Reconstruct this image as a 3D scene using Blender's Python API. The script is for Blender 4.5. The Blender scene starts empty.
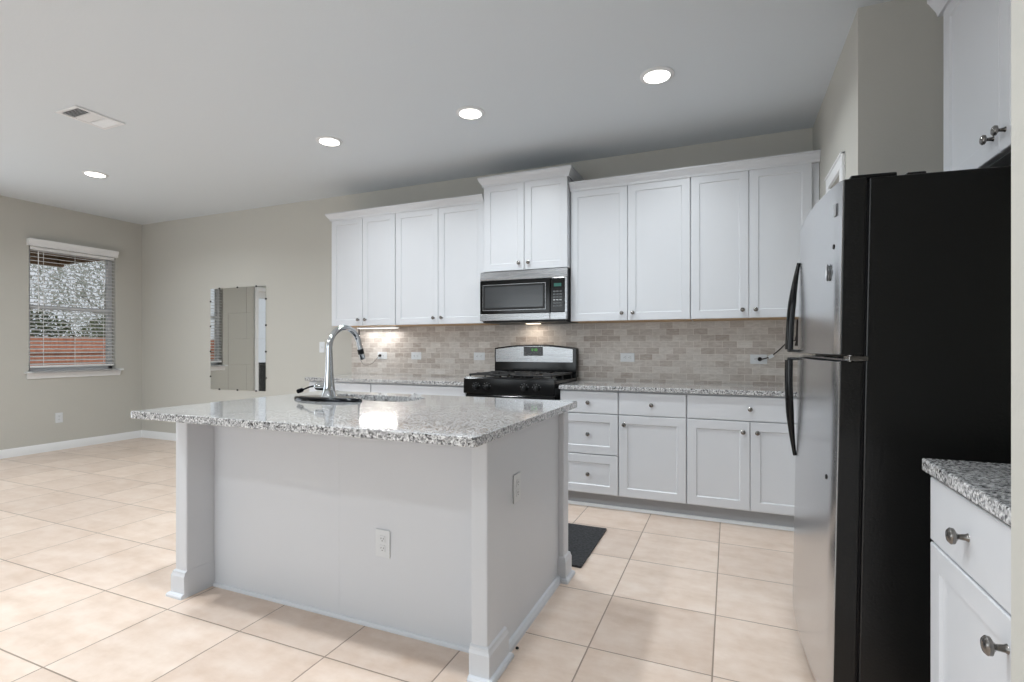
import bpy, bmesh, math, random
from mathutils import Vector, Matrix
random.seed(7)
PI = math.pi
scn = bpy.context.scene
col = scn.collection

# ------------------------------------------------------------------ camera
cam_d = bpy.data.cameras.new('camera')
cam = bpy.data.objects.new('camera', cam_d); col.objects.link(cam)
cam.location = (1.9314, -4.285, 1.1725)
cam.rotation_euler = (PI / 2, 0, 0.4005)
cam_d.sensor_width = 36.0
cam_d.lens = 513.57 * 36.0 / 1024.0
cam_d.shift_y = 6.2 / 1024.0
cam_d.clip_start = 0.02
cam_d.clip_end = 200
scn.camera = cam

# ------------------------------------------------------------------ world, sun, big lights, exposure
world = bpy.data.worlds.new('sky'); scn.world = world
world.use_nodes = True
wn = world.node_tree.nodes; wl = world.node_tree.links
bgn = wn['Background']
bgn.inputs['Color'].default_value = (.86, .92, 1.0, 1)      # bright overcast sky
bgn.inputs['Strength'].default_value = 1.25

def lamp(name, kind, loc, rot, energy, color=(1, 1, 1), **kw):
    d = bpy.data.lights.new(name, kind); d.energy = energy; d.color = color
    for k, v in kw.items(): setattr(d, k, v)
    o = bpy.data.objects.new(name, d); col.objects.link(o)
    o.location = loc; o.rotation_euler = rot
    return o
lamp('sun', 'SUN', (0, 0, 8), (math.radians(48), 0, math.radians(60)), 1.4, (1, .96, .9), angle=0.02)
# added fill light before the closed rear wall, in place of unseen windows
lamp('rear_fill', 'AREA', (-0.9, -7.9, 1.45), (-PI / 2, 0, PI), 120, (.87, .945, 1.0), shape='RECTANGLE', size=4.4, size_y=1.9)
lamp('daylight_patio_door', 'AREA', (-5.05, -2.9, 1.1), (0, -PI / 2, 0), 45, (.87, .945, 1.0), shape='RECTANGLE', size=1.9, size_y=1.7)
ZC = 2.767
DOWN = [(1.54, -1.18), (.31, -1.18), (-.915, -1.18), (-3.44, -1.43), (-.935, -3.05)]
DOWN_W = {-1.18: 19, -1.43: 21, -3.05: 31, -3.32: 32, -3.33: 22, -3.6: 25, -4.85: 12, -5.2: 9, -5.9: 9}     # watts by row
DOWN_OUT = [(.30, -3.32), (1.2, -3.33), (-3.44, -3.6), (-.6, -4.85), (1.2, -4.85), (-2.4, -5.2), (-3.44, -5.9)]
for (x, y) in DOWN + DOWN_OUT:
    lamp('downlight_lamp', 'AREA', (x, y, ZC - .022), (0, 0, 0), DOWN_W[y], (.90, .962, 1.0), shape='DISK', size=.13, spread=math.radians(150))
scn.view_settings.view_transform = 'Standard'
scn.view_settings.look = 'None'
scn.view_settings.gamma = 1
scn.view_settings.use_curve_mapping = False
scn.view_settings.exposure = -0.62

# ------------------------------------------------------------------ materials
def lin(c):
    return tuple(((v / 255) / 12.92 if v / 255 <= .04045 else ((v / 255 + .055) / 1.055) ** 2.4) for v in c) + (1,)
def mat(name, rgb=(200, 200, 200), rough=.5, metal=0., emit=None, estr=0., spec=None, coat=0.):
    m = bpy.data.materials.new(name); m.use_nodes = True
    b = m.node_tree.nodes['Principled BSDF']
    b.inputs['Base Color'].default_value = lin(rgb)
    b.inputs['Roughness'].default_value = rough
    b.inputs['Metallic'].default_value = metal
    if spec is not None: b.inputs['Specular IOR Level'].default_value = spec
    if coat: b.inputs['Coat Weight'].default_value = coat; b.inputs['Coat Roughness'].default_value = .08
    if emit:
        b.inputs['Emission Color'].default_value = lin(emit); b.inputs['Emission Strength'].default_value = estr
    return m
class NT:
    def __init__(s, m): s.m = m; s.t = m.node_tree; s.b = s.t.nodes['Principled BSDF']
    def n(s, typ, **kw):
        o = s.t.nodes.new(typ)
        for k, v in kw.items():
            if k in o.inputs and not hasattr(o, k): o.inputs[k].default_value = v
            else: setattr(o, k, v)
        return o
    def l(s, a, b): s.t.links.new(a, b)
    def coord(s): return s.n('ShaderNodeTexCoord').outputs['Object']
    def noise(s, vec, scale, detail=3, rough=.5):
        o = s.n('ShaderNodeTexNoise'); o.inputs['Scale'].default_value = scale; o.inputs['Detail'].default_value = detail
        o.inputs['Roughness'].default_value = rough; s.l(vec, o.inputs['Vector']); return o
    def ramp(s, fac, stops, interp='LINEAR'):
        r = s.n('ShaderNodeValToRGB'); r.color_ramp.interpolation = interp
        e = r.color_ramp.elements
        while len(e) < len(stops): e.new(.5)
        for i, (p, c) in enumerate(stops): e[i].position = p; e[i].color = lin(c)
        s.l(fac, r.inputs['Fac']); return r.outputs['Color']
    def mix(s, fac, a, b, blend='MIX'):
        x = s.n('ShaderNodeMix'); x.data_type = 'RGBA'; x.blend_type = blend
        for sock, v in ((x.inputs[0], fac), (x.inputs[6], a), (x.inputs[7], b)):
            if isinstance(v, (int, float)): sock.default_value = v
            elif isinstance(v, tuple): sock.default_value = v
            else: s.l(v, sock)
        return x.outputs[2]
    def math(s, op, a, b=0.):
        x = s.n('ShaderNodeMath'); x.operation = op
        for sock, v in ((x.inputs[0], a), (x.inputs[1], b)):
            if isinstance(v, (int, float)): sock.default_value = v
            else: s.l(v, sock)
        return x.outputs[0]
    def bump(s, h, strength=.2, dist=.002):
        x = s.n('ShaderNodeBump'); x.inputs['Strength'].default_value = strength; x.inputs['Distance'].default_value = dist
        s.l(h, x.inputs['Height']); s.l(x.outputs[0], s.b.inputs['Normal'])
    def color(s, c): s.l(c, s.b.inputs['Base Color'])
    def mapping(s, vec, scale=(1, 1, 1), loc=(0, 0, 0), rot=(0, 0, 0)):
        x = s.n('ShaderNodeMapping'); x.inputs['Scale'].default_value = scale; x.inputs['Location'].default_value = loc
        x.inputs['Rotation'].default_value = rot; s.l(vec, x.inputs['Vector']); return x.outputs[0]

M = {}
def painted(name, rgb, rough, scale, st):
    m = mat(name, rgb, rough); t = NT(m); n = t.noise(t.coord(), scale, 3); t.bump(n.outputs['Fac'], st, .002)
    M[name] = m; return m
painted('wall_paint', (191, 189, 182), .75, 90, .35)
painted('ceiling_paint', (214, 220, 225), .8, 70, .25)
painted('cabinet_white', (206, 208, 212), .38, 40, .03)
painted('island_white', (211, 214, 219), .4, 40, .04)
painted('trim_white', (232, 233, 234), .35, 40, .03)
M['shaded_grey'] = mat('shaded_grey', (158, 160, 163), .5)  # white toe kick, greyed in its colour for the shade of the recess
M['wood_underside'] = mat('wood_underside', (196, 160, 118), .5)
M['nickel'] = mat('nickel', (132, 129, 126), .2, 1.)
M['chrome'] = mat('chrome', (205, 208, 212), .07, 1.)
M['dark_chrome'] = mat('dark_chrome', (34, 35, 38), .14, 1.)
M['black_gloss'] = mat('black_gloss', (5, 5, 6), .12, spec=.35)
M['black_plastic'] = mat('black_plastic', (10, 10, 11), .4, spec=.35)
M['cast_iron'] = mat('cast_iron', (24, 24, 25), .45)
M['burner_metal'] = mat('burner_metal', (170, 170, 168), .3, 1.)
M['screen_glass'] = mat('screen_glass', (62, 64, 66), .15)
M['plate_white'] = mat('plate_white', (216, 219, 222), .35)
M['plate_slot'] = mat('plate_slot', (40, 40, 42), .5)
M['button_grey'] = mat('button_grey', (150, 152, 154), .4)
M['button_dim'] = mat('button_dim', (84, 86, 88), .4)
M['display_teal'] = mat('display_teal', (10, 30, 30), .2, emit=(40, 150, 130), estr=.45)
M['display_green'] = mat('display_green', (10, 30, 14), .2, emit=(90, 200, 60), estr=1.0)
M['lens_glow'] = mat('lens_glow', (255, 255, 255), .5, emit=(255, 250, 240), estr=14)
M['led_glow'] = mat('led_glow', (255, 255, 255), .5, emit=(255, 253, 250), estr=4)
M['hood_glow'] = mat('hood_glow', (255, 255, 255), .5, emit=(255, 232, 205), estr=8)
M['mirror'] = mat('mirror', (225, 226, 224), .03, 1.)
M['clip_black'] = mat('clip_black', (20, 18, 16), .4)
M['cord_dark'] = mat('cord_dark', (38, 30, 28), .5)
M['cord_grey'] = mat('cord_grey', (120, 118, 112), .5)
M['vent_white'] = mat('vent_white', (228, 229, 231), .4)
M['vent_dark'] = mat('vent_dark', (30, 31, 33), .7)
M['blind_white'] = mat('blind_white', (236, 237, 238), .4)
M['vinyl_white'] = mat('vinyl_white', (226, 228, 232), .35)
M['sink_steel'] = mat('sink_steel', (96, 98, 100), .28, 1.)

def granite(name, edge=False):
    m = mat(name, rough=.09); t = NT(m); c = t.coord()
    v = t.n('ShaderNodeTexVoronoi'); v.inputs['Scale'].default_value = 210; v.inputs['Randomness'].default_value = 1
    nz = t.noise(c, 55, 3); w = t.n('ShaderNodeVectorMath'); w.operation = 'SCALE'; w.inputs[3].default_value = .004
    t.l(nz.outputs['Color'], w.inputs[0])
    ad = t.n('ShaderNodeVectorMath'); ad.operation = 'ADD'; t.l(c, ad.inputs[0]); t.l(w.outputs[0], ad.inputs[1])
    t.l(ad.outputs[0], v.inputs['Vector'])
    sep = t.n('ShaderNodeSeparateColor'); t.l(v.outputs['Color'], sep.inputs[0])
    base = t.ramp(sep.outputs[0], [(0, (22, 22, 24)), (.15, (66, 66, 69)), (.29, (132, 132, 134)), (.48, (184, 184, 185)), (.72, (222, 222, 222)), (.93, (150, 148, 146))], 'CONSTANT')
    v2 = t.n('ShaderNodeTexVoronoi'); v2.inputs['Scale'].default_value = 135; t.l(ad.outputs[0], v2.inputs['Vector'])
    s2 = t.n('ShaderNodeSeparateColor'); t.l(v2.outputs['Color'], s2.inputs[0])
    blot = t.ramp(s2.outputs[1], [(0, (44, 44, 47)), (.2, (220, 220, 220)), (.7, (172, 172, 173))], 'CONSTANT')
    t.color(t.mix(.36, base, blot)); t.b.inputs['Coat Weight'].default_value = .6; t.b.inputs['Coat Roughness'].default_value = .06
    M[name] = m
granite('granite')

def floor_tile():
    m = mat('floor_tile', rough=.3); t = NT(m); c = t.coord()
    TS = .4516; ox, oy = 1.4233, -1.4165; g = .0028 / TS
    mp = t.mapping(c, (1 / TS, 1 / TS, 1), (-ox / TS + 40, -oy / TS + 40, 0))
    sp = t.n('ShaderNodeSeparateXYZ'); t.l(mp, sp.inputs[0])
    fx = t.math('FRACT', sp.outputs[0]); fy = t.math('FRACT', sp.outputs[1])
    dx = t.math('MINIMUM', fx, t.math('SUBTRACT', 1., fx)); dy = t.math('MINIMUM', fy, t.math('SUBTRACT', 1., fy))
    d = t.math('MINIMUM', dx, dy)
    grout = t.math('LESS_THAN', d, g)
    fl = t.n('ShaderNodeVectorMath'); fl.operation = 'FLOOR'; t.l(mp, fl.inputs[0])
    wnz = t.n('ShaderNodeTexWhiteNoise'); t.l(fl.outputs[0], wnz.inputs['Vector'])
    off = t.n('ShaderNodeVectorMath'); off.operation = 'MULTIPLY_ADD'; t.l(wnz.outputs['Color'], off.inputs[0])
    off.inputs[1].default_value = (7, 7, 7); t.l(c, off.inputs[2])
    st = t.mapping(off.outputs[0], (2.0, 6.0, 1), rot=(0, 0, .5))
    n1 = t.noise(st, 1.6, 5, .6); n2 = t.noise(off.outputs[0], 14, 4, .6)
    body = t.ramp(n1.outputs['Fac'], [(.28, (203, 179, 160)), (.5, (219, 198, 182)), (.74, (229, 213, 200))])
    body = t.mix(.35, body, t.ramp(n2.outputs['Fac'], [(.3, (208, 186, 168)), (.7, (234, 222, 211))]))
    var = t.ramp(wnz.outputs['Value'], [(0, (243, 241, 240)), (1, (255, 255, 255))])
    body = t.mix(1., body, var, 'MULTIPLY')
    t.color(t.mix(grout, body, lin((146, 129, 115))))
    rr = t.n('ShaderNodeMapRange'); t.l(n2.outputs['Fac'], rr.inputs[0]); rr.inputs[3].default_value = .24; rr.inputs[4].default_value = .42
    t.l(rr.outputs[0], t.b.inputs['Roughness'])
    h = t.n('ShaderNodeMapRange'); t.l(d, h.inputs[0]); h.inputs[1].default_value = 0; h.inputs[2].default_value = g * 2.2
    t.bump(h.outputs[0], .5, .002)
    M['floor_tile'] = m
floor_tile()

def splash():
    m = mat('splash_tile', rough=.45); t = NT(m); c = t.coord()
    sp = t.n('ShaderNodeSeparateXYZ'); t.l(c, sp.inputs[0])
    cb = t.n('ShaderNodeCombineXYZ'); t.l(sp.outputs[0], cb.inputs[0]); t.l(sp.outputs[2], cb.inputs[1])
    b = t.n('ShaderNodeTexBrick'); t.l(cb.outputs[0], b.inputs['Vector'])
    b.offset = .5; b.squash = 1
    for k, v in (('Scale', 1.), ('Mortar Size', .0017), ('Mortar Smooth', .2), ('Brick Width', .1045), ('Row Height', .0508), ('Bias', .0)):
        b.inputs[k].default_value = v
    b.inputs['Color1'].default_value = lin((138, 121, 109)); b.inputs['Color2'].default_value = lin((205, 200, 194)); b.inputs['Mortar'].default_value = lin((212, 206, 198))
    n = t.noise(t.mapping(cb.outputs[0], (9, 26, 9)), 2.2, 5, .65)
    veil = t.ramp(n.outputs['Fac'], [(.3, (172, 163, 156)), (.55, (209, 203, 197)), (.75, (236, 232, 228))])
    cc = t.mix(.45, b.outputs['Color'], veil)
    t.color(t.mix(b.outputs['Fac'], cc, lin((214, 208, 201))))
    inv = t.math('SUBTRACT', 1., b.outputs['Fac']); t.bump(inv, .5, .002)
    M['splash_tile'] = m
splash()

def brushed(name, rgb, rough, axis_scale):
    m = mat(name, rgb, rough, 1.); t = NT(m)
    n = t.noise(t.mapping(t.coord(), axis_scale), 6, 4)
    r = t.n('ShaderNodeMapRange'); t.l(n.outputs['Fac'], r.inputs[0]); r.inputs[3].default_value = rough - .06; r.inputs[4].default_value = rough + .08
    t.l(r.outputs[0], t.b.inputs['Roughness']); t.bump(n.outputs['Fac'], .012, .001)
    M[name] = m
brushed('stainless', (160, 161, 163), .26, (1, 40, 60))
brushed('fridge_steel', (206, 207, 209), .22, (4, 4, 90))
def pebbled():
    m = mat('fridge_black', (9, 9, 9), .33); t = NT(m); n = t.noise(t.coord(), 150, 2); t.bump(n.outputs['Fac'], .5, .0015); M['fridge_black'] = m
    m = mat('mat_rubber', (40, 41, 43), .85); t = NT(m); n = t.noise(t.mapping(t.coord(), (1, 1, 1)), 70, 3)
    t.color(t.ramp(n.outputs['Fac'], [(.3, (28, 29, 31)), (.7, (62, 63, 66))])); t.bump(n.outputs['Fac'], .8, .004); M['mat_rubber'] = m
pebbled()
def glassy():
    m = bpy.data.materials.new('window_glass'); m.use_nodes = True; t = m.node_tree; t.nodes.clear()
    o = t.nodes.new('ShaderNodeOutputMaterial'); mx = t.nodes.new('ShaderNodeMixShader'); fr = t.nodes.new('ShaderNodeFresnel')
    tr = t.nodes.new('ShaderNodeBsdfTransparent'); gl = t.nodes.new('ShaderNodeBsdfGlossy'); gl.inputs['Roughness'].default_value = 0.02
    fr.inputs[0].default_value = 1.35
    t.links.new(fr.outputs[0], mx.inputs[0]); t.links.new(tr.outputs[0], mx.inputs[1]); t.links.new(gl.outputs[0], mx.inputs[2]); t.links.new(mx.outputs[0], o.inputs[0])
    M['window_glass'] = m
glassy()
def outdoors():
    m = mat('fence_wood', rough=.8); t = NT(m); c = t.coord(); n = t.noise(t.mapping(c, (1, 7, 1)), 3, 3)
    t.color(t.ramp(n.outputs['Fac'], [(.3, (176, 112, 88)), (.7, (206, 142, 116))])); M['fence_wood'] = m
    m = mat('grass', rough=.9); t = NT(m); n = t.noise(t.coord(), 4, 4)
    t.color(t.ramp(n.outputs['Fac'], [(.3, (120, 128, 92)), (.7, (160, 160, 122))])); M['grass'] = m
    m = mat('leaf', rough=.7); t = NT(m); n = t.noise(t.coord(), 2.2, 3)
    t.color(t.ramp(n.outputs['Fac'], [(.3, (70, 84, 58)), (.7, (128, 138, 100))])); M['leaf'] = m
    M['leaf_grey'] = mat('leaf_grey', (196, 198, 192), .8)
    M['bark'] = mat('bark', (132, 124, 116), .9)
    M['patio_wood'] = mat('patio_wood', (122, 92, 66), .7)
outdoors()

# ------------------------------------------------------------------ mesh helpers
class MB:
    def __init__(s): s.bm = bmesh.new()
    def box(s, x0, x1, y0, y1, z0, z1):
        x0, x1 = min(x0, x1), max(x0, x1); y0, y1 = min(y0, y1), max(y0, y1); z0, z1 = min(z0, z1), max(z0, z1)
        v = [s.bm.verts.new(p) for p in ((x0, y0, z0), (x1, y0, z0), (x1, y1, z0), (x0, y1, z0), (x0, y0, z1), (x1, y0, z1), (x1, y1, z1), (x0, y1, z1))]
        for f in ((3, 2, 1, 0), (4, 5, 6, 7), (0, 1, 5, 4), (1, 2, 6, 5), (2, 3, 7, 6), (3, 0, 4, 7)): s.bm.faces.new([v[i] for i in f])
        return s
    def rbox(s, c, size, R):
        n0 = len(s.bm.verts); s.box(-size[0] / 2, size[0] / 2, -size[1] / 2, size[1] / 2, -size[2] / 2, size[2] / 2)
        s.bm.verts.ensure_lookup_table()
        for v in s.bm.verts[n0:]: v.co = R @ v.co + Vector(c)
        return s
    def prism(s, pts, axis, a0, a1):
        """closed polygon pts (2-D) extruded along axis from a0 to a1; for 'x' pts are (y,z), 'y' (x,z), 'z' (x,y)"""
        def P(p, a): return {'x': (a, p[0], p[1]), 'y': (p[0], a, p[1]), 'z': (p[0], p[1], a)}[axis]
        A = [s.bm.verts.new(P(p, a0)) for p in pts]; B = [s.bm.verts.new(P(p, a1)) for p in pts]
        n = len(pts); s.bm.faces.new(A[::-1]); s.bm.faces.new(B)
        for i in range(n): s.bm.faces.new((A[i], A[(i + 1) % n], B[(i + 1) % n], B[i]))
        return s
    def lathe(s, prof, c=(0, 0, 0), axis='z', seg=20):
        """prof: list of (radius, height) revolved round axis through c"""
        rings = []
        for r, h in prof:
            ring = []
            for k in range(seg):
                a = 2 * PI * k / seg; p, q = r * math.cos(a), r * math.sin(a)
                d = {'z': (p, q, h), 'y': (p, h, q), 'x': (h, p, q)}[axis]
                ring.append(s.bm.verts.new((c[0] + d[0], c[1] + d[1], c[2] + d[2])))
            rings.append(ring)
        for a, b in zip(rings, rings[1:]):
            for k in range(seg): s.bm.faces.new((a[k], a[(k + 1) % seg], b[(k + 1) % seg], b[k]))
        s.bm.faces.new(rings[0][::-1]); s.bm.faces.new(rings[-1])
        return s
    def tube(s, pts, r, seg=10, flat=None):
        """swept tube; r scalar or per-point list; flat=(nrm axis vector, factor) squashes the section"""
        pts = [Vector(p) for p in pts]; n = len(pts); rings = []
        up = Vector((0, 0, 1)); prev = None
        for i, p in enumerate(pts):
            t = (pts[min(i + 1, n - 1)] - pts[max(i - 1, 0)]).normalized()
            if prev is None:
                u = t.cross(up)
                if u.length < 1e-4: u = t.cross(Vector((1, 0, 0)))
                u.normalize()
            else:
                u = (prev - t * prev.dot(t)).normalized()
            w = t.cross(u); prev = u
            rr = r[i] if isinstance(r, (list, tuple)) else r
            ring = []
            for k in range(seg):
                a = 2 * PI * k / seg
                d = u * math.cos(a) * rr + w * math.sin(a) * rr
                if flat: d = d + flat[0] * d.dot(flat[0]) * (flat[1] - 1)
                ring.append(s.bm.verts.new(p + d))
            rings.append(ring)
        for a, b in zip(rings, rings[1:]):
            for k in range(seg): s.bm.faces.new((a[k], a[(k + 1) % seg], b[(k + 1) % seg], b[k]))
        s.bm.faces.new(rings[0][::-1]); s.bm.faces.new(rings[-1])
        return s
    def shaker(s, x0, x1, z0, z1, yf, th=.02, rail=.057, deep=.0065, ch=.006):
        """frame-and-panel door facing -y; front at yf"""
        def ring(d, y): return [s.bm.verts.new(p) for p in ((x0 + d, y, z0 + d), (x1 - d, y, z0 + d), (x1 - d, y, z1 - d), (x0 + d, y, z1 - d))]
        e = .0025
        R = [ring(0, yf + th), ring(0, yf + e), ring(e, yf), ring(rail, yf), ring(rail + ch, yf + deep)]
        s.bm.faces.new(R[0])
        for a, b in zip(R, R[1:]):
            for k in range(4): s.bm.faces.new((a[k], b[k], b[(k + 1) % 4], a[(k + 1) % 4]))
        s.bm.faces.new(R[-1][::-1])
        return s
    def slab(s, x0, x1, z0, z1, yf, th=.02): return s.shaker(x0, x1, z0, z1, yf, th, rail=.012, deep=.0, ch=.004)
    def build(s, name, m, parent=None, bevel=0, smooth=None):
        bm = s.bm
        bmesh.ops.recalc_face_normals(bm, faces=bm.faces)
        me = bpy.data.meshes.new(name); bm.to_mesh(me); bm.free()
        o = bpy.data.objects.new(name, me); col.objects.link(o)
        me.materials.append(M[m] if isinstance(m, str) else m)
        if parent is not None: o.parent = parent
        if bevel:
            b = o.modifiers.new('bevel', 'BEVEL'); b.width = bevel; b.segments = 2; b.limit_method = 'ANGLE'; b.angle_limit = math.radians(50)
        if smooth:
            for p in me.polygons: p.use_smooth = True
            me.set_sharp_from_angle(angle=math.radians(smooth))
        return o

def tag(o, label, cat, group=None):
    o['label'] = label; o['category'] = cat
    if group: o['group'] = group
    return o
def thing(name, label, cat, loc=(0, 0, 0), rotz=0, group=None):
    o = bpy.data.objects.new(name, None); o.empty_display_size = .1; col.objects.link(o)
    o.location = loc; o.rotation_euler = (0, 0, rotz)
    return tag(o, label, cat, group)
def struct(o):
    o['kind'] = 'structure'; return o
def copy_tree(o, parent=None, loc=None, label=None):
    c = o.copy(); col.objects.link(c)
    if parent is not None: c.parent = parent
    if loc is not None: c.location = loc
    if label: c['label'] = label
    for ch in list(o.children): copy_tree(ch, c)
    return c

# ------------------------------------------------------------------ room shell
XL, XP, XR, YB, YR = -5.12, 2.488, 3.02, 0.0, -8.0
YA = -1.427                                  # pantry corner / alcove wall
struct(MB().box(XL - .2, XR + .2, YR - .2, .2, -.12, 0).build('floor', 'floor_tile'))
struct(MB().box(XL - .2, XR + .2, YR - .2, .2, ZC, ZC + .12).build('ceiling', 'ceiling_paint'))
struct(MB().box(XL - .15, XP + .14, 0, .15, 0, ZC).build('wall_back', 'wall_paint'))
# left wall with the window opening and the patio door opening
WY0, WY1, WZ0, WZ1 = -1.175, -.312, .90, 2.29
DY0, DY1, DZ1 = -3.7, -1.80, 2.08
w = MB()
for a, b, z0, z1 in ((0, WY1, 0, ZC), (WY1, WY0, 0, WZ0), (WY1, WY0, WZ1, ZC), (WY0, DY1, 0, ZC), (DY1, DY0, DZ1, ZC), (DY0, YR - .15, 0, ZC)):
    w.box(XL - .15, XL, a, b, z0, z1)
struct(w.build('wall_left', 'wall_paint'))
# pantry wall: runs from the back wall to the corner, then turns right behind the refrigerator
w = MB(); PDY0, PDY1, PDZ = -1.08, -.73, 2.12
w.box(XP, XP + .12, YB, PDY1, 0, ZC); w.box(XP, XP + .12, PDY0, YA, 0, ZC); w.box(XP, XP + .12, PDY1, PDY0, PDZ, ZC)
w.box(XP + .12, XR + .15, YA, YA + .12, 0, ZC)
struct(w.build('wall_pantry', 'wall_paint'))
struct(MB().box(XR, XR + .15, YA, YR - .15, 0, ZC).build('wall_right', 'wall_paint'))
struct(MB().box(2.36, XR, -3.176, -3.31, 0, ZC).build('wall_stub', 'wall_paint', bevel=.006))
struct(MB().box(XL - .15, XR + .15, YR, YR - .15, 0, ZC).build('wall_rear', 'wall_paint'))
def baseboard(name, pts):
    m = MB(); m.prism(pts[0], pts[1], pts[2], pts[3]); return struct(m.build(name, 'trim_white', smooth=30))
prof_l = [(XL, 0), (XL + .014, 0), (XL + .014, .078), (XL + .006, .092), (XL, .092)]
baseboard('baseboard_left', (prof_l, 'y', 0, DY1 + .07))
prof_b = [(0, 0), (-.014, 0), (-.014, .078), (-.006, .092), (0, .092)]
baseboard('baseboard_back', (prof_b, 'x', XL, -1.71))
# pantry door with casing
d = MB(); d.box(XP + .05, XP + .085, PDY1, PDY0, .01, PDZ); door = struct(d.build('door_1', 'trim_white'))
c = MB()
for y0, y1 in ((PDY1 + .065, PDY1), (PDY0, PDY0 - .065)): c.box(XP - .018, XP, y0, y1, 0, PDZ)
c.box(XP - .018, XP, PDY1 + .065, PDY0 - .065, PDZ, PDZ + .075); c.box(XP - .024, XP, PDY1 + .065, PDY0 - .065, PDZ + .06, PDZ + .075)
c.build('door_casing', 'trim_white', door, bevel=.004)
# glazed patio door in the left wall (seen in the wall mirror only)
d = MB()
for a, b in ((DY1, DY1 - .05), ((DY0 + DY1) / 2 + .06, (DY0 + DY1) / 2 - .06), (DY0 + .1, DY0)): d.box(XL - .1, XL - .04, a, b, 0, DZ1)
d.box(XL - .1, XL - .04, DY1, DY0, 0, .12); d.box(XL - .1, XL - .04, DY1, DY0, DZ1 - .1, DZ1)
d2 = struct(d.build('door_2', 'trim_white'))
MB().box(XL - .075, XL - .068, DY1 - .05, DY0 + .1, .92, DZ1 - .1).build('glass', 'window_glass', d2)
MB().box(XL - .082, XL - .062, DY1 - .05, DY0 + .1, .12, .92).build('kick_panel', 'vent_dark', d2)
d = MB(); d.box(XL, XL + .018, DY1 + .07, DY1, 0, DZ1 + .07); d.box(XL, XL + .018, DY0, DY0 - .07, 0, DZ1 + .07); d.box(XL, XL + .018, DY1, DY0, DZ1, DZ1 + .07)
d.build('door_casing', 'trim_white', d2, bevel=.003)

# ------------------------------------------------------------------ window
f = MB(); xo, xi = XL - .13, XL - .075
f.box(xo, xi, WY0, WY0 + .045, WZ0, WZ1).box(xo, xi, WY1 - .045, WY1, WZ0, WZ1).box(xo, xi, WY0, WY1, WZ0, WZ0 + .05).box(xo, xi, WY0, WY1, WZ1 - .045, WZ1)
win = struct(f.build('window_1', 'vinyl_white', bevel=.003))
MB().box(xo + .01, xi + .012, WY0 + .04, WY1 - .04, 1.60, 1.645).build('meeting_rail', 'vinyl_white', win, bevel=.003)
MB().box(xo + .02, xo + .026, WY0 + .04, WY1 - .04, WZ0 + .04, WZ1 - .04).build('glass', 'window_glass', win)
s = MB(); s.prism([(XL - .075, .885), (XL + .055, .885), (XL + .06, .893), (XL + .055, .905), (XL - .075, .905)], 'y', WY0, WY1)
s.prism([(XL, .885), (XL + .055, .885), (XL + .06, .893), (XL + .055, .905), (XL, .905)], 'y', -1.212, -.252)
s.build('window_sill', 'trim_white', win)
MB().prism([(XL, .885), (XL, .822), (XL + .014, .826), (XL + .02, .85), (XL + .036, .885)], 'y', -1.195, -.268).build('window_apron', 'trim_white', win)

bl = thing('window_blind', 'white horizontal slat blind with valance hanging open in the left wall window', 'blind', (XL, (WY0 + WY1) / 2, .93))
hw = (WY1 - WY0) / 2 - .012
bz = -.93
MB().prism([(.0, 2.285 + bz), (.048, 2.285 + bz), (.048, 2.31 + bz), (.062, 2.345 + bz), (.062, 2.362 + bz), (.0, 2.362 + bz)], 'y', -hw - .032, hw + .014).build('valance', 'blind_white', bl)
MB().box(-.052, -.004, -hw, hw, 2.25 + bz, 2.282 + bz).build('headrail', 'blind_white', bl)
sl = MB(); z = .985
while z < 2.24:
    sl.rbox((-.03, 0, z + bz), (.05, 2 * hw, .0032), Matrix.Rotation(math.radians(13), 3, 'Y')); z += .0425
sl.build('slats', 'blind_white', bl)
MB().box(-.055, -.005, -hw, hw, .945 + bz, .968 + bz).build('bottom_rail', 'blind_white', bl, bevel=.003)
for yy in (-.30, 0, .30):
    MB().box(-.0035, -.0015, yy - .002, yy + .002, .96 + bz, 2.26 + bz).build('ladder_cord', 'blind_white', bl)
MB().tube([(.004, -hw + .07, 2.24 + bz), (.006, -hw + .07, 1.55 + bz)], .004, 8).build('tilt_wand', 'blind_white', bl)

# ------------------------------------------------------------------ outdoors, beyond the window
g = MB().box(-32, XL - .16, -16, 18, -.35, -.15).build('ground_outside', 'grass'); struct(g)
fe = thing('wooden_fence', 'reddish wooden privacy fence standing outside beyond the window', 'fence', (-11.5, 0, -.15))
fb = MB(); y = -6.
while y < 13: fb.box(-.01, .01, y, y + .137, 0, 1.55 + random.uniform(-.006, .006)); y += .143
fb.build('fence_boards', 'fence_wood', fe)
MB().box(.01, .06, -6, 13, .3, .39).box(.01, .06, -6, 13, 1.20, 1.29).build('fence_rails', 'fence_wood', fe)
pc = thing('patio_cover', 'brown timber patio cover outside at the top left of the window', 'patio cover', (-5.3, -3.7, -.15))
MB().box(-3.6, 0, -1.2, 4.6, 2.86, 2.90).build('roof_deck', 'patio_wood', pc)
for k in range(8): MB().box(-3.6, 0, -1.1 + k * .8, -1.05 + k * .8, 2.74, 2.86).build('rafter', 'patio_wood', pc)
MB().box(-3.55, -3.41, -1.2, 4.6, 2.72, 2.86).build('beam', 'patio_wood', pc)
MB().box(-3.55, -3.41, -1.1, -.96, 0, 2.62).build('post', 'patio_wood', pc)
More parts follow.
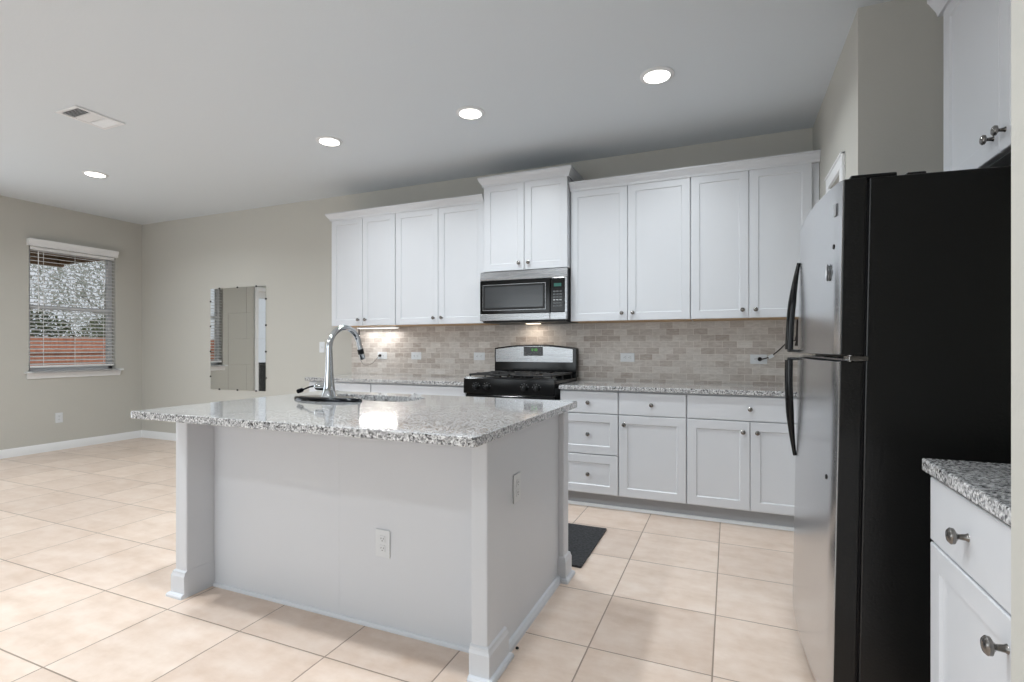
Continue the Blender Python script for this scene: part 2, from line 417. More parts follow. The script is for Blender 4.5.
def tree(name, x, y, h, r, label, leaf, n, cz=.62):
    t = thing(name, label, 'tree', (x, y, -.15), 0)
    tr = MB(); tr.tube([(0, 0, 0), (.05, .03, h * .3), (0, .08, h * .65)], [.10, .08, .03], 8)
    rng = random.Random(int(x * 10 + y * 100))
    for k in range(9):
        a = rng.uniform(0, 2 * PI); z0 = h * rng.uniform(.28, .55); L = r * rng.uniform(.6, 1.)
        tr.tube([(.03, .04, z0), (L * .5 * math.cos(a), L * .5 * math.sin(a), z0 + L * .4), (L * math.cos(a), L * math.sin(a), z0 + L * rng.uniform(.5, .9))], [.02, .014, .006], 6)
    tr.build('trunk', 'bark', t)
    lf = MB()
    for k in range(n):
        while True:
            p = Vector((rng.uniform(-1, 1), rng.uniform(-1, 1), rng.uniform(-1, 1)))
            if .25 < p.length < 1: break
        c0 = Vector((p.x * r, p.y * r, h * cz + p.z * h * .40)); q = rng.uniform(.05, .10)
        R = Matrix.Rotation(rng.uniform(0, PI), 3, 'X') @ Matrix.Rotation(rng.uniform(0, PI), 3, 'Z')
        v = [lf.bm.verts.new(c0 + R @ Vector(d)) for d in ((-q, 0, 0), (0, -q * .45, 0), (q, 0, 0), (0, q * .45, 0))]
        lf.bm.faces.new(v)
    lf.build('foliage', leaf, t)
tree('garden_tree', -19.5, 2.2, 6.6, 2.4, 'pale leafy tree beyond the fence in the left half of the window', 'leaf_grey', 9000)
tree('garden_tree', -19.5, 7.4, 6.2, 2.4, 'pale leafy tree beyond the fence in the right half of the window', 'leaf_grey', 9000)
tree('hedge_bush', -14.6, 2.2, 2.6, 1.75, 'low dark green bush just above the fence at the left of the window', 'leaf', 7000, .55)
tree('hedge_bush', -14.6, 5.9, 2.6, 1.75, 'low dark green bush just above the fence at the right of the window', 'leaf', 7000, .55)

# ------------------------------------------------------------------ cabinets
def knob(parent, x, z, yf, name='knob', m='nickel', s=1.0):
    MB().lathe([(.008 * s, 0), (.006 * s, -.004 * s), (.0048 * s, -.014 * s), (.009 * s, -.018 * s), (.0145 * s, -.021 * s), (.015 * s, -.026 * s), (.011 * s, -.030 * s), (.004 * s, -.0315 * s)], (x, yf, z), 'y', 26).build(name, m, parent, smooth=40)
def upper(x0, x1, z0, z1, dep, label, split=None, filler=0, group='white wall cabinets over the counter'):
    """local origin at the wall, cabinet left-bottom corner; front faces -y"""
    W, H = x1 - x0, z1 - z0
    t = thing('wall_cabinet', label, 'cabinet', (x0, -.002, z0), 0, group)
    MB().box(0, W, -dep + .022, 0, .004, H).build('cabinet_body', 'cabinet_white', t)
    MB().box(.006, W - .006, -dep + .024, -.004, 0, .0042).build('underside', 'wood_underside', t)
    W -= filler
    s = W / 2 if split is None else split - x0
    for a, b, kx in ((.003, s - .0018, -1), (s + .0018, W - .003, 1)):
        dd = MB().shaker(a, b, .002, H - .002, -dep).build('door', 'cabinet_white', t)
        knob(dd, (b - .04) if kx < 0 else (a + .04), .058, -dep)
    return t
ZU, ZT, DU = 1.3763, 2.42, .33
upper(-1.670, -.9148, ZU, ZT, DU, 'white wall cabinet at the left end of the run, above the tap')
upper(-.9148, 0, ZU, ZT, DU, 'white wall cabinet just left of the microwave')
upper(.762, 1.670, ZU, ZT, DU, 'white wall cabinet just right of the microwave')
upper(1.670, 2.486, ZU, ZT, DU, 'white wall cabinet at the right end, reaching the pantry wall', split=2.0573, filler=.041)
mc = upper(0.020, .757, 1.803, 2.533, .385, 'short raised white wall cabinet directly above the microwave')
def crown(x0, x1, yf, z, hgt, label, ends=(True, True), out=.055):
    """crown moulding along x, front at yf; returns run back to the wall at exposed ends"""
    t = MB()
    prof = [(0, -.012), (.010, -.012), (.014, .004), (.030, hgt * .45), (out * .9, hgt * .72), (out, hgt * .78), (out, hgt), (0, hgt)]
    loops = []
    pts = []
    for o, h in prof:
        l0 = x0 - (o if ends[0] else 0); r0 = x1 + (o if ends[1] else 0)
        pts.append(((l0, 0), (l0, yf - o), (r0, yf - o), (r0, 0), z + h))
    for p in pts: loops.append([t.bm.verts.new((q[0], q[1], p[4])) for q in p[:4]])
    for a, b in zip(loops, loops[1:]):
        for k in range(3): t.bm.faces.new((a[k], a[k + 1], b[k + 1], b[k]))
    t.bm.faces.new(loops[-1]); t.bm.faces.new(loops[0][::-1])
    t.bm.faces.new([l[0] for l in loops]); t.bm.faces.new([l[3] for l in loops][::-1])
    o = t.build('crown_moulding', 'cabinet_white')
    return tag(o, label, 'moulding', 'crown mouldings over the wall cabinets')
crown(-1.672, -.002, -DU, ZT + .001, .055, 'white crown moulding along the two wall cabinets left of the microwave', (True, False), .042)
crown(.763, 2.4865, -DU, ZT + .001, .055, 'white crown moulding along the two wall cabinets right of the microwave', (False, False), .042)
crown(0.019, .758, -.385, 2.534, .060, 'white crown moulding on the raised cabinet above the microwave', (True, True), .040)

ZCB, ZCT = .8616, .8933
FB = .624
def base(x0, x1, label, kind, stop_right=None):
    W = x1 - x0
    t = thing('base_cabinet', label, 'cabinet', (x0, -.002, 0), 0, 'white base cabinets along the back wall')
    MB().box(0, W, -FB + .022, 0, .105, ZCB - .002).build('cabinet_body', 'cabinet_white', t)
    MB().box(0, W, -.552, -.53, 0, .105).build('toe_kick', 'shaded_grey', t)
    MB().prism([(-.553, 0), (-.572, 0), (-.570, .009), (-.563, .017), (-.553, .019)], 'x', 0, W).build('shoe_moulding', 'trim_white', t)
    zt = ZCB - .012
    def drawer(a, b, z0, z1, kx=None, flat=True):
        m = MB(); (m.slab if flat else m.shaker)(a, b, z0, z1, -FB)
        o = m.build('drawer', 'cabinet_white', t); knob(o, (a + b) / 2 if kx is None else kx, (z0 + z1) / 2, -FB); return o
    if kind == 'drawers':
        drawer(.004, W - .004, .694, zt); drawer(.004, W - .004, .398, .688, flat=False); drawer(.004, W - .004, .114, .392, flat=False)
    else:
        drawer(.004, W - .004, .694, zt)
        if kind == 'single':
            o = MB().shaker(.004, W - .004, .114, .688, -FB).build('door', 'cabinet_white', t); knob(o, .043, .625, -FB)
        else:
            for a, b, kx in ((.004, W / 2 - .0018, -1), (W / 2 + .0018, W - .004, 1)):
                o = MB().shaker(a, b, .114, .688, -FB).build('door', 'cabinet_white', t); knob(o, b - .04 if kx < 0 else a + .04, .622, -FB)
    return t
base(-1.670, -.962, 'white base cabinet at the left end of the back counter, behind the tap', 'double')
base(-.962, -.020, 'white base cabinet just left of the black range', 'double')
base(.768, 1.204, 'white base cabinet with three drawers right of the range', 'drawers')
base(1.204, 1.665, 'white base cabinet with one drawer over one door, beside the drawer stack', 'single')
base(1.665, 2.445, 'white base cabinet with two doors under one wide drawer, nearest the refrigerator', 'double')
struct(MB().box(2.446, 2.4865, -.60, -.004, 0, ZCB - .002).build('trim_1', 'cabinet_white'))

def counter(x0, x1, y0, y1, label):
    o = MB().box(x0, x1, y0, y1, ZCB, ZCT).build('granite_countertop', 'granite', bevel=.004)
    return tag(o, label, 'countertop', 'speckled granite countertops')
counter(-1.700, -.0185, -.646, -.012, 'speckled grey granite countertop on the base cabinets left of the range')
counter(.766, 2.4865, -.646, -.012, 'speckled grey granite countertop on the base cabinets right of the range')
bs = MB().box(-1.692, 2.4865, -.011, -.0005, ZCT, ZU - .001).build('tile_backsplash', 'splash_tile')
tag(bs, 'beige travertine brick tile backsplash between counter and wall cabinets', 'backsplash')

# ------------------------------------------------------------------ outlets and switch
def plate(name, label, loc, rot, kind='duplex', horiz=False, group=None):
    """rot: Matrix taking local (x right, -y out, z up) to the world"""
    t = thing(name, label, 'outlet' if kind == 'duplex' else 'switch', loc, rot, group)
    w, h = (.115, .072) if horiz else (.072, .115)
    MB().box(-w / 2, w / 2, -.006, -.0004, -h / 2, h / 2).build('cover_plate', 'plate_white', t, bevel=.003)
    if kind == 'duplex':
        for k in (-1, 1):
            cx, cz = (k * .0195, 0) if horiz else (0, k * .0195)
            r = MB().box(cx - .014, cx + .014, -.0085, -.005, cz - .014, cz + .014).build('receptacle', 'plate_white', t, bevel=.003)
            sm = MB()
            for q in (-1, 1):
                if horiz: sm.box(cx - .001, cx + .006, -.0088, -.0080, q * .0055 - .0012, q * .0055 + .0012)
                else: sm.box(q * .0055 - .0012, q * .0055 + .0012, -.0088, -.0080, cz - .001, cz + .006)
            sm.lathe([(.0024, -.0088), (.0024, -.0080)], (cx - (.007 if horiz else 0), 0, cz - (0 if horiz else .007)), 'y', 8)
            sm.build('slots', 'plate_slot', r)
    else:
        MB().box(-.006, .006, -.016, -.005, -.012, .012).build('toggle', 'plate_white', t, bevel=.002)
    return t
yo = -.0112
gb = 'outlets in the tile backsplash'
plate('wall_outlet', 'white outlet on the backsplash nearest the tap, with a cord plugged in', (-1.301, yo, 1.088), 0, horiz=True, group=gb)
plate('wall_outlet', 'white outlet on the backsplash midway between the tap and the range', (-.896, yo, 1.088), 0, horiz=True, group=gb)
plate('wall_outlet', 'white outlet on the backsplash just left of the range', (-.206, yo, 1.088), 0, horiz=True, group=gb)
plate('wall_outlet', 'white outlet on the backsplash over the counter, right of the range', (1.157, yo, 1.088), 0, horiz=True, group=gb)
plate('wall_outlet', 'white outlet on the backsplash beside the refrigerator with a black plug', (2.133, yo, 1.083), 0, horiz=True, group=gb)
plate('light_switch', 'white light switch plate on the plain back wall, behind the tap', (-2.096, 0, 1.172), 0, kind='switch')
plate('wall_outlet', 'white outlet low on the left wall below the window', (XL, -.902, .367), PI / 2)

# ------------------------------------------------------------------ range
rg = thing('gas_range', 'black and stainless gas range between the base cabinets', 'stove', (-.016, -.004, 0))
MB().box(.002, .758, -.62, -.02, .06, .885).build('oven_body', 'black_gloss', rg)
MB().box(.01, .75, -.655, -.62, .215, .80).build('oven_door', 'black_gloss', rg, bevel=.006)
od = rg.children[-1] if rg.children else rg
h = MB(); h.tube([(.06, -.70, .755), (.70, -.70, .755)], .012, 12); h.box(.075, .095, -.70, -.655, .745, .765).box(.665, .685, -.70, -.655, .745, .765)
h.build('oven_handle', 'stainless', rg, smooth=40)
MB().box(.01, .75, -.65, -.62, .07, .205).build('storage_drawer', 'black_gloss', rg, bevel=.005)
MB().prism([(-.62, .81), (-.672, .81), (-.668, .925), (-.655, .94), (-.62, .94)], 'x', .0, .760).build('control_panel', 'black_gloss', rg, bevel=.003)
for kx in (.112, .206, .520, .618):
    kb = MB().lathe([(.024, 0), (.023, -.006), (.019, -.010), (.0175, -.026), (.014, -.029)], (kx, -.671, .862), 'y', 20).build('control_knob', 'black_plastic', rg, smooth=40)
    MB().box(kx - .003, kx + .003, -.7045, -.698, .846, .878).build('grip', 'black_plastic', kb)
    MB().box(kx - .001, kx + .001, -.7055, -.704, .866, .877).build('pointer', 'button_grey', kb)
dm = MB()
for kx in (.112, .206, .520, .618):
    for k in range(5):
        a = PI * (.1 + .2 * k); dm.box(kx + .033 * math.cos(a) - .002, kx + .033 * math.cos(a) + .002, -.6735, -.671, .862 + .033 * math.sin(a) - .002, .862 + .033 * math.sin(a) + .002)
dm.build('dial_marks', 'button_grey', rg)
MB().box(.0, .760, -.655, -.06, .885, .918).build('cooktop', 'black_gloss', rg, bevel=.006)
for bx in (.19, .57):
    for by in (-.23, -.50):
        bn = MB().lathe([(.052, .918), (.052, .926), (.040, .930), (.040, .936)], (bx, by, 0), 'z', 20).build('burner', 'burner_metal', rg, smooth=40)
        MB().lathe([(.034, .936), (.036, .940), (.034, .946), (.02, .948)], (bx, by, 0), 'z', 20).build('burner_cap', 'cast_iron', bn, smooth=40)
for gx0, gx1 in ((.03, .372), (.388, .73)):
    gm = MB(); z0, z1 = .948, .962
    gm.box(gx0, gx1, -.635, -.621, z0, z1).box(gx0, gx1, -.105, -.091, z0, z1).box(gx0, gx0 + .014, -.635, -.091, z0, z1).box(gx1 - .014, gx1, -.635, -.091, z0, z1)
    gm.box(gx0, gx1, -.370, -.356, z0, z1); cxm = (gx0 + gx1) / 2
    for cy in (-.23, -.50):
        gm.box(cxm - .006, cxm + .006, cy - .13, cy - .04, z0, z1 + .004).box(cxm - .006, cxm + .006, cy + .04, cy + .13, z0, z1 + .004)
        gm.box(gx0, cxm - .045, cy - .006, cy + .006, z0, z1 + .004).box(cxm + .045, gx1, cy - .006, cy + .006, z0, z1 + .004)
    for fx in (gx0 + .002, gx1 - .014):
        for fy in (-.632, -.36, -.104): gm.box(fx, fx + .012, fy, fy + .012, .918, z0)
    gm.build('grate', 'cast_iron', rg, bevel=.003)
# backguard with arched top
def arch(x0, x1, z0, zs, za, n=18):
    return [(x0, z0), (x1, z0)] + [(x1 - (x1 - x0) * k / n, zs + (za - zs) * (1 - (2 * k / n - 1) ** 2)) for k in range(n + 1)]
bg = MB().prism(arch(.0, .760, .918, 1.165, 1.196), 'y', -.085, -.014).build('backguard', 'black_gloss', rg, bevel=.005)
MB().prism(arch(.014, .730, 1.042, 1.155, 1.183), 'y', -.089, -.084).build('control_fascia', 'stainless', bg, bevel=.002)
ds = MB().box(.285, .462, -.0925, -.088, 1.098, 1.176).build('display', 'black_gloss', bg, bevel=.002)
dg = MB()
def digits(m, text, x, y, z, hgt, d=.0006):
    seg = {'1': 'bc', '2': 'abged', '0': 'abcdef', ':': '', '5': 'afgcd', '3': 'abgcd'}
    w_ = hgt * .5; t_ = hgt * .13
    P = {'a': (0, w_, hgt - t_, hgt), 'g': (0, w_, hgt / 2 - t_ / 2, hgt / 2 + t_ / 2), 'd': (0, w_, 0, t_), 'f': (0, t_, hgt / 2, hgt), 'b': (w_ - t_, w_, hgt / 2, hgt), 'e': (0, t_, 0, hgt / 2), 'c': (w_ - t_, w_, 0, hgt / 2)}
    for ch in text:
        if ch == ':':
            m.box(x + t_ * .5, x + t_ * 1.5, y - d, y, z + hgt * .2, z + hgt * .33).box(x + t_ * .5, x + t_ * 1.5, y - d, y, z + hgt * .62, z + hgt * .75); x += t_ * 3
        else:
            for k in seg[ch]: a = P[k]; m.box(x + a[0], x + a[1], y - d, y, z + a[2], z + a[3])
            x += w_ * 1.4
digits(dg, '12:00', .352, -.0926, 1.140, .02)
dg.build('clock_digits', 'display_green', ds)
bt = MB()
for k in range(6):
    for r_ in range(2): bt.box(.292 + k * .028, .312 + k * .028, -.0931, -.0924, 1.104 + r_ * .014, 1.112 + r_ * .014)
bt.build('buttons', 'button_dim', ds)

# ------------------------------------------------------------------ microwave
mw = thing('microwave_oven', 'stainless over-the-range microwave with black glass door', 'microwave', (0.0, -.004, 1.3775))
H = .424
MB().box(.003, .759, -.385, -.0, .012, H).build('housing', 'black_plastic', mw, bevel=.004)
MB().box(.02, .742, -.39, -.02, 0.0, .012).build('bottom_grille', 'black_plastic', mw)
MB().box(.30, .42, -.12, -.06, -.002, .001).build('task_light', 'hood_glow', mw)
MB().prism([(-.385, .349), (-.412, .349), (-.414, .36), (-.402, H - .004), (-.385, H)], 'x', .003, .759).build('top_vent_panel', 'stainless', mw)
dr = MB().box(.003, .622, -.416, -.385, .072, .347).build('door', 'black_gloss', mw, bevel=.004)
MB().prism([(.030, .098), (.585, .098), (.585, .312), (.030, .312)], 'y', -.4185, -.4155).build('door_frame_inset', 'stainless', dr)
MB().box(.034, .581, -.4205, -.418, .102, .308).build('window_border', 'black_plastic', dr)
MB().box(.052, .565, -.4222, -.420, .120, .292).build('door_window', 'screen_glass', dr)
pn = MB().box(.626, .742, -.416, -.385, .072, .347).build('control_panel', 'black_gloss', mw, bevel=.004)
MB().box(.655, .715, -.4178, -.4155, .275, .300).build('display', 'display_teal', pn)
bt = MB()
for r_ in range(6):
    for k in range(3): bt.box(.648 + k * .026, .668 + k * .026, -.4172, -.4155, .116 + r_ * .023, .127 + r_ * .023)
bt.build('keypad', 'button_dim', pn)
bt = MB()
for k in range(3): bt.box(.648 + k * .026, .666 + k * .026, -.4182, -.4165, .164, .174)
bt.build('start_keys', 'button_grey', pn)
MB().box(.744, .759, -.412, -.385, .072, .347).build('side_trim', 'stainless', mw)
MB().box(.003, .620, -.418, -.385, .014, .070).build('lower_panel', 'stainless', mw, bevel=.003)
MB().box(.624, .759, -.418, -.385, .014, .070).build('lower_panel', 'stainless', mw, bevel=.003)
lamp('microwave_task_lamp', 'AREA', (.36, -.16, 1.368), (0, 0, 0), 1.0, (1, .86, .72), shape='RECTANGLE', size=.14, size_y=.06)

# ------------------------------------------------------------------ under cabinet light and cords
uc = thing('under_cabinet_light', 'slim glowing light bar fixed under the left end wall cabinet', 'light', (-1.29, -.10, 1.3755))
MB().box(-.24, .24, -.025, .025, -.014, 0).build('housing', 'plate_white', uc)
MB().box(-.232, .232, -.02, .02, -.0165, -.0138).build('diffuser', 'led_glow', uc)
lamp('under_cabinet_lamp', 'AREA', (-1.29, -.10, 1.355), (math.radians(-12), 0, 0), 2.6, (1, .98, .95), shape='RECTANGLE', size=.44, size_y=.03)
def smooth_path(pts, n=8):
    P = [Vector(p) for p in pts]; out = []
    for i in range(len(P) - 1):
        a, b, c_, d_ = P[max(i - 1, 0)], P[i], P[i + 1], P[min(i + 2, len(P) - 1)]
        for k in range(n):
            t = k / n
            out.append(.5 * ((2 * b) + (c_ - a) * t + (2 * a - 5 * b + 4 * c_ - d_) * t * t + (3 * b - a - 3 * c_ + d_) * t ** 3))
    out.append(P[-1]); return out
pc = thing('power_cord', 'thin dark cord drooping from the left wall cabinet to the outlet beside the tap', 'cord', (-1.30, -.02, 1.088))
ox = Vector((-1.30, -.02, 1.088))
L = [(-1.315, -.045, 1.088), (-1.36, -.05, 1.04), (-1.42, -.05, .998), (-1.50, -.05, .995), (-1.55, -.05, 1.06), (-1.568, -.05, 1.18), (-1.568, -.05, 1.20)]
MB().tube([Vector(p) - ox for p in smooth_path(L)], .0028, 8).build('cable', 'cord_grey', pc, smooth=60)
MB().tube([Vector((-.268, -.03, .105)), Vector((-.266, -.03, .15)), Vector((-.262, -.03, .284))], [.014, .012, .005], 10).build('cable_bundle', 'cord_dark', pc, smooth=60)
MB().lathe([(.013, -.0), (.014, -.012), (.009, -.026), (.004, -.032)], (-.020, 0, 0), 'y', 12).build('plug', 'cord_dark', pc, smooth=50)
pc = thing('power_cord', 'dark cord hanging in a bundle beside the refrigerator, plugged into the right end outlet', 'cord', (2.14, -.02, 1.083))
ox = Vector((2.14, -.02, 1.083))
L = [(2.14, -.05, 1.083), (2.17, -.06, 1.088), (2.216, -.06, 1.108), (2.27, -.055, 1.155), (2.32, -.05, 1.206), (2.37, -.04, 1.222), (2.395, -.04, 1.25)]
MB().tube([Vector(p) - ox for p in smooth_path(L)], .0042, 8).build('cable', 'cord_dark', pc, smooth=60)
b = MB()
for k in range(5):
    a = [(.243 + .012 * math.cos(k * 1.3) , -.015 - .006 * k * .6, .10), (.236 + .01 * k * .4, -.02, .15), (.25 - .008 * math.sin(k * 2), -.02 - .004 * k, .20), (.247, -.02, .275 + .004 * k)]
    b.tube(smooth_path(a, 5), .006, 8)
b.build('cable_bundle', 'cord_dark', pc, smooth=60)
MB().lathe([(.015, 0), (.016, -.012), (.011, -.028), (.005, -.034)], (0, 0, 0), 'y', 12).build('plug', 'black_plastic', pc, smooth=50)
MB().rbox((.073, -.043, .022), (.036, .004, .024), Matrix.Rotation(-.5, 3, 'Y')).build('paper_tag', 'plate_white', pc)

# ------------------------------------------------------------------ wall mirror
mr = thing('wall_mirror', 'frameless mirror of twelve square tiles held by black clips on the back wall', 'mirror', (-3.368, 0, .672))
tw, th_ = .302, .3
for i in range(3):
    for j in range(4):
        R = .0008 * math.sin(i * 3 + j * 5)
        MB().box(-.453 + i * tw + .0008, -.453 + (i + 1) * tw - .0008, -.007 + R, -.0005, j * th_ + .0008, (j + 1) * th_ - .0008).build('mirror_tile', 'mirror', mr)
cl = []
for i in range(3): cl += [(-.453 + (i + .5) * tw, 0, 0), (-.453 + (i + .5) * tw, 1.2, 0)]
for j in range(4): cl += [(-.453, (j + .5) * th_, 1), (.453, (j + .5) * th_, 1)]
for x, z, s_ in cl:
    MB().lathe([(.011, -.0005), (.011, -.010), (.007, -.013)], (x, 0, z), 'y', 10).build('clip', 'clip_black', mr)

# ------------------------------------------------------------------ ceiling: downlights and vent
dn = ['recessed ceiling light nearest the refrigerator', 'recessed ceiling light in the middle of the row before the wall cabinets', 'recessed ceiling light at the left end of the row before the wall cabinets',
      'recessed ceiling light nearest the window corner', 'recessed ceiling light cut by the top edge of the photo, nearest the camera']
first = None
for (x, y), lb in zip(DOWN, dn):
    if first is None:
        first = thing('ceiling_light', lb, 'ceiling light', (x, y, ZC), 0, 'recessed lights in the ceiling')
        MB().lathe([(.098, -.0005), (.098, -.004), (.090, -.009), (.074, -.010), (.070, -.004)], (0, 0, 0), 'z', 32).build('trim_ring', 'vent_white', first, smooth=40)
        MB().lathe([(.0735, -.0095), (.06, -.0125), (.03, -.0145)], (0, 0, 0), 'z', 32).build('lens', 'lens_glow', first, smooth=40)
    else: copy_tree(first, None, (x, y, ZC), lb)
vt = thing('ceiling_vent', 'white rectangular air vent in the ceiling above the left of the room', 'vent', (-2.145, -2.145, ZC))
hx, hy = .118, .152
MB().box(-hx + .01, hx - .01, -hy + .01, hy - .01, -.002, -.0005).build('backing', 'vent_dark', vt)
fr = MB(); q = .024
fr.box(-hx, hx, -hy, -hy + q, -.010, -.0005).box(-hx, hx, hy - q, hy, -.010, -.0005).box(-hx, -hx + q, -hy + q, hy - q, -.010, -.0005).box(hx - q, hx, -hy + q, hy - q, -.010, -.0005)
for yy in (-.045, .045): fr.box(-hx + q, hx - q, yy - .004, yy + .004, -.010, -.002)
fr.build('frame', 'vent_white', vt, bevel=.002)
for (a, b, ang) in ((-hy + q, -.049, 42), (-.041, .041, -8), (.049, hy - q, -42)):
    lv = MB(); y = a + .006
    while y < b - .002:
        lv.rbox((0, y, -.007), (2 * (hx - q), .011, .0012), Matrix.Rotation(math.radians(ang), 3, 'X')); y += .011
    lv.build('louvres', 'vent_white', vt)

# ------------------------------------------------------------------ island
isl = thing('kitchen_island', 'white panelled kitchen island base with corner posts on the tile floor', 'island', (.33, -2.2, 0))
def I(x, y): return (x - .33, y + 2.2)
def ibox(m, x0, x1, y0, y1, z0, z1): m.box(x0 - .33, x1 - .33, y0 + 2.2, y1 + 2.2, z0, z1); return m
zi = ZCB - .001
m_ = MB(); ibox(m_, -.41, .372, -2.525, -2.505, 0, zi); m_.build('front_panel', 'island_white', isl)
m_ = MB(); ibox(m_, .3725, 1.088, -2.525, -2.505, 0, zi); m_.build('front_panel', 'island_white', isl)
m_ = MB(); ibox(m_, 1.12, 1.140, -2.53, -1.80, 0, zi); m_.build('end_panel', 'island_white', isl)
m_ = MB(); ibox(m_, -.474, -.454, -2.53, -1.80, 0, zi); m_.build('end_panel', 'island_white', isl)
m_ = MB(); ibox(m_, -.47, 1.136, -1.775, -1.755, .1, zi); m_.build('back_panel', 'island_white', isl)
def post(x0, x1, y0, y1, sides):
    m = MB(); ibox(m, x0, x1, y0, y1, 0, zi); p = m.build('post', 'island_white', isl, bevel=.006)
    a = MB(); o = .013; n_ = .0015; X0, X1, Y0, Y1 = x0 - (o if 'l' in sides else n_), x1 + (o if 'r' in sides else n_), y0 - (o if 'f' in sides else n_), y1 + (o if 'b' in sides else n_)
    def rg_(dx, z):
        return [((x - .33), (y + 2.2), z) for x, y in ((X0 + (dx if 'l' in sides else 0), Y0 + (dx if 'f' in sides else 0)), (X1 - (dx if 'r' in sides else 0), Y0 + (dx if 'f' in sides else 0)), (X1 - (dx if 'r' in sides else 0), Y1 - (dx if 'b' in sides else 0)), (X0 + (dx if 'l' in sides else 0), Y1 - (dx if 'b' in sides else 0)))]
    L_ = [[a.bm.verts.new(v) for v in rg_(dx, z)] for dx, z in ((-.015, 0), (-.015, .010), (-.010, .018), (0, .021), (0, .098), (.004, .108), (.006, .118), (.0135, .124))]
    for u, v in zip(L_, L_[1:]):
        for k in range(4): a.bm.faces.new((u[k], u[(k + 1) % 4], v[(k + 1) % 4], v[k]))
    a.bm.faces.new(L_[0][::-1]); a.bm.faces.new(L_[-1]); a.build('plinth', 'island_white', p)
post(-.486, -.408, -2.666, -2.52, 'lfb'); post(1.088, 1.153, -2.666, -2.52, 'rfb')
post(1.088, 1.168, -1.815, -1.735, 'rfb'); post(-.486, -.408, -1.82, -1.745, 'lfb')
sh = MB()
sh.prism([(-2.525 + 2.2, 0), (-2.537 + 2.2, 0), (-2.536 + 2.2, .008), (-2.531 + 2.2, .014), (-2.525 + 2.2, .016)], 'x', -.408 - .33, 1.088 - .33)
sh.build('shoe_moulding', 'island_white', isl)
sh = MB(); sh.prism([(1.14 - .33, 0), (1.160 - .33, 0), (1.158 - .33, .014), (1.150 - .33, .028), (1.14 - .33, .032)], 'y', -2.53 + 2.2, -1.81 + 2.2); sh.build('shoe_moulding', 'island_white', isl)

# island countertop with a rounded sink cut-out
def rrect(x0, x1, y0, y1, r, n=6):
    pts = []
    for cx, cy, a0 in ((x1 - r, y1 - r, 0), (x0 + r, y1 - r, 90), (x0 + r, y0 + r, 180), (x1 - r, y0 + r, 270)):
        for k in range(n + 1):
            a = math.radians(a0 + 90 * k / n); pts.append((cx + r * math.cos(a), cy + r * math.sin(a)))
    return pts
SX0, SX1, SY0, SY1 = -.22, .41, -2.10, -1.842
bm = bmesh.new()
def loop(pts, z):
    v = [bm.verts.new((p[0], p[1], z)) for p in pts]; return v, [bm.edges.new((v[i], v[(i + 1) % len(v)])) for i in range(len(v))]
outer = rrect(-.4834, 1.2075, -2.8688, -1.6993, .012, 3); hole = rrect(SX0, SX1, SY0, SY1, .085, 8)
for z in (ZCB, ZCT):
    vo, eo = loop(outer, z); vh, eh = loop(hole, z)
    bmesh.ops.triangle_fill(bm, edges=eo + eh, use_beauty=True)
    if z == ZCB: lo, lh = vo, vh
for a, b in ((lo, vo), (lh, vh)):
    for i in range(len(a)): bm.faces.new((a[i], a[(i + 1) % len(a)], b[(i + 1) % len(a)], b[i]))
t = MB(); t.bm.free(); t.bm = bm
ct = t.build('granite_countertop', 'granite', bevel=.003)
tag(ct, 'large speckled grey granite countertop on the kitchen island', 'countertop', 'speckled granite countertops')

sk = thing('undermount_sink', 'dark steel sink set under the cut-out in the island countertop', 'sink', ((SX0 + SX1) / 2, (SY0 + SY1) / 2, ZCB - .2))
t = MB(); cxs, cys = (SX0 + SX1) / 2, (SY0 + SY1) / 2
prev = None
for d_, z in ((-.025, .199), (.006, .199), (.010, .19), (.016, .03), (.04, .008)):
    v = [t.bm.verts.new((p[0] - cxs, p[1] - cys, z)) for p in rrect(SX0 + d_, SX1 - d_, SY0 + d_, SY1 - d_, .08, 6)]
    if prev:
        for i in range(len(v)): t.bm.faces.new((prev[i], prev[(i + 1) % len(v)], v[(i + 1) % len(v)], v[i]))
    prev = v
t.bm.faces.new(prev)
t.build('basin', 'sink_steel', sk, smooth=50)
MB().lathe([(.04, .009), (.044, .012), (.03, .011)], (0, 0, 0), 'z', 20).build('drain', 'chrome', sk, smooth=50)

fx, fy = -.014, -2.165
fa = thing('kitchen_faucet', 'tall chrome gooseneck tap on a dark base plate beside the island sink', 'faucet', (fx, fy, ZCT))
pl = MB()
pts = [(.222 * math.cos(a) - .012, .082 * math.sin(a) * (abs(math.sin(a)) ** .15)) for a in [2 * PI * k / 40 for k in range(40)]]
L_ = [[pl.bm.verts.new((x * s_, y * s_, z)) for x, y in pts] for s_, z in ((1, .0003), (1, .008), (.95, .015), (.7, .019))]
for u, v in zip(L_, L_[1:]):
    for k in range(40): pl.bm.faces.new((u[k], u[(k + 1) % 40], v[(k + 1) % 40], v[k]))
pl.bm.faces.new(L_[0][::-1]); pl.bm.faces.new(L_[-1]); pl.build('deck_plate', 'dark_chrome', fa, smooth=50)
MB().lathe([(.043, .015), (.037, .03), (.030, .055), (.0245, .10), (.0205, .16), (.0175, .23), (.0165, .274)], (0, 0, 0), 'z', 24).build('body', 'chrome', fa, smooth=60)
sp = [(0, 0, .26), (0, 0, .274)]; rr = .112
for k in range(1, 17):
    a = PI - PI * .93 * k / 16; sp.append((.012 * k / 16, rr + rr * math.cos(a), .274 + rr * math.sin(a)))
MB().tube(sp, .0155, 14).build('spout', 'chrome', fa, smooth=60)
e = Vector(sp[-1]); tdir = (Vector(sp[-1]) - Vector(sp[-2])).normalized()
MB().tube([e, e + tdir * .012, e + tdir * .05, e + tdir * .085, e + tdir * .092], [.0165, .0165, .016, .017, .014], 16).build('spray_head', 'chrome', fa, smooth=50)
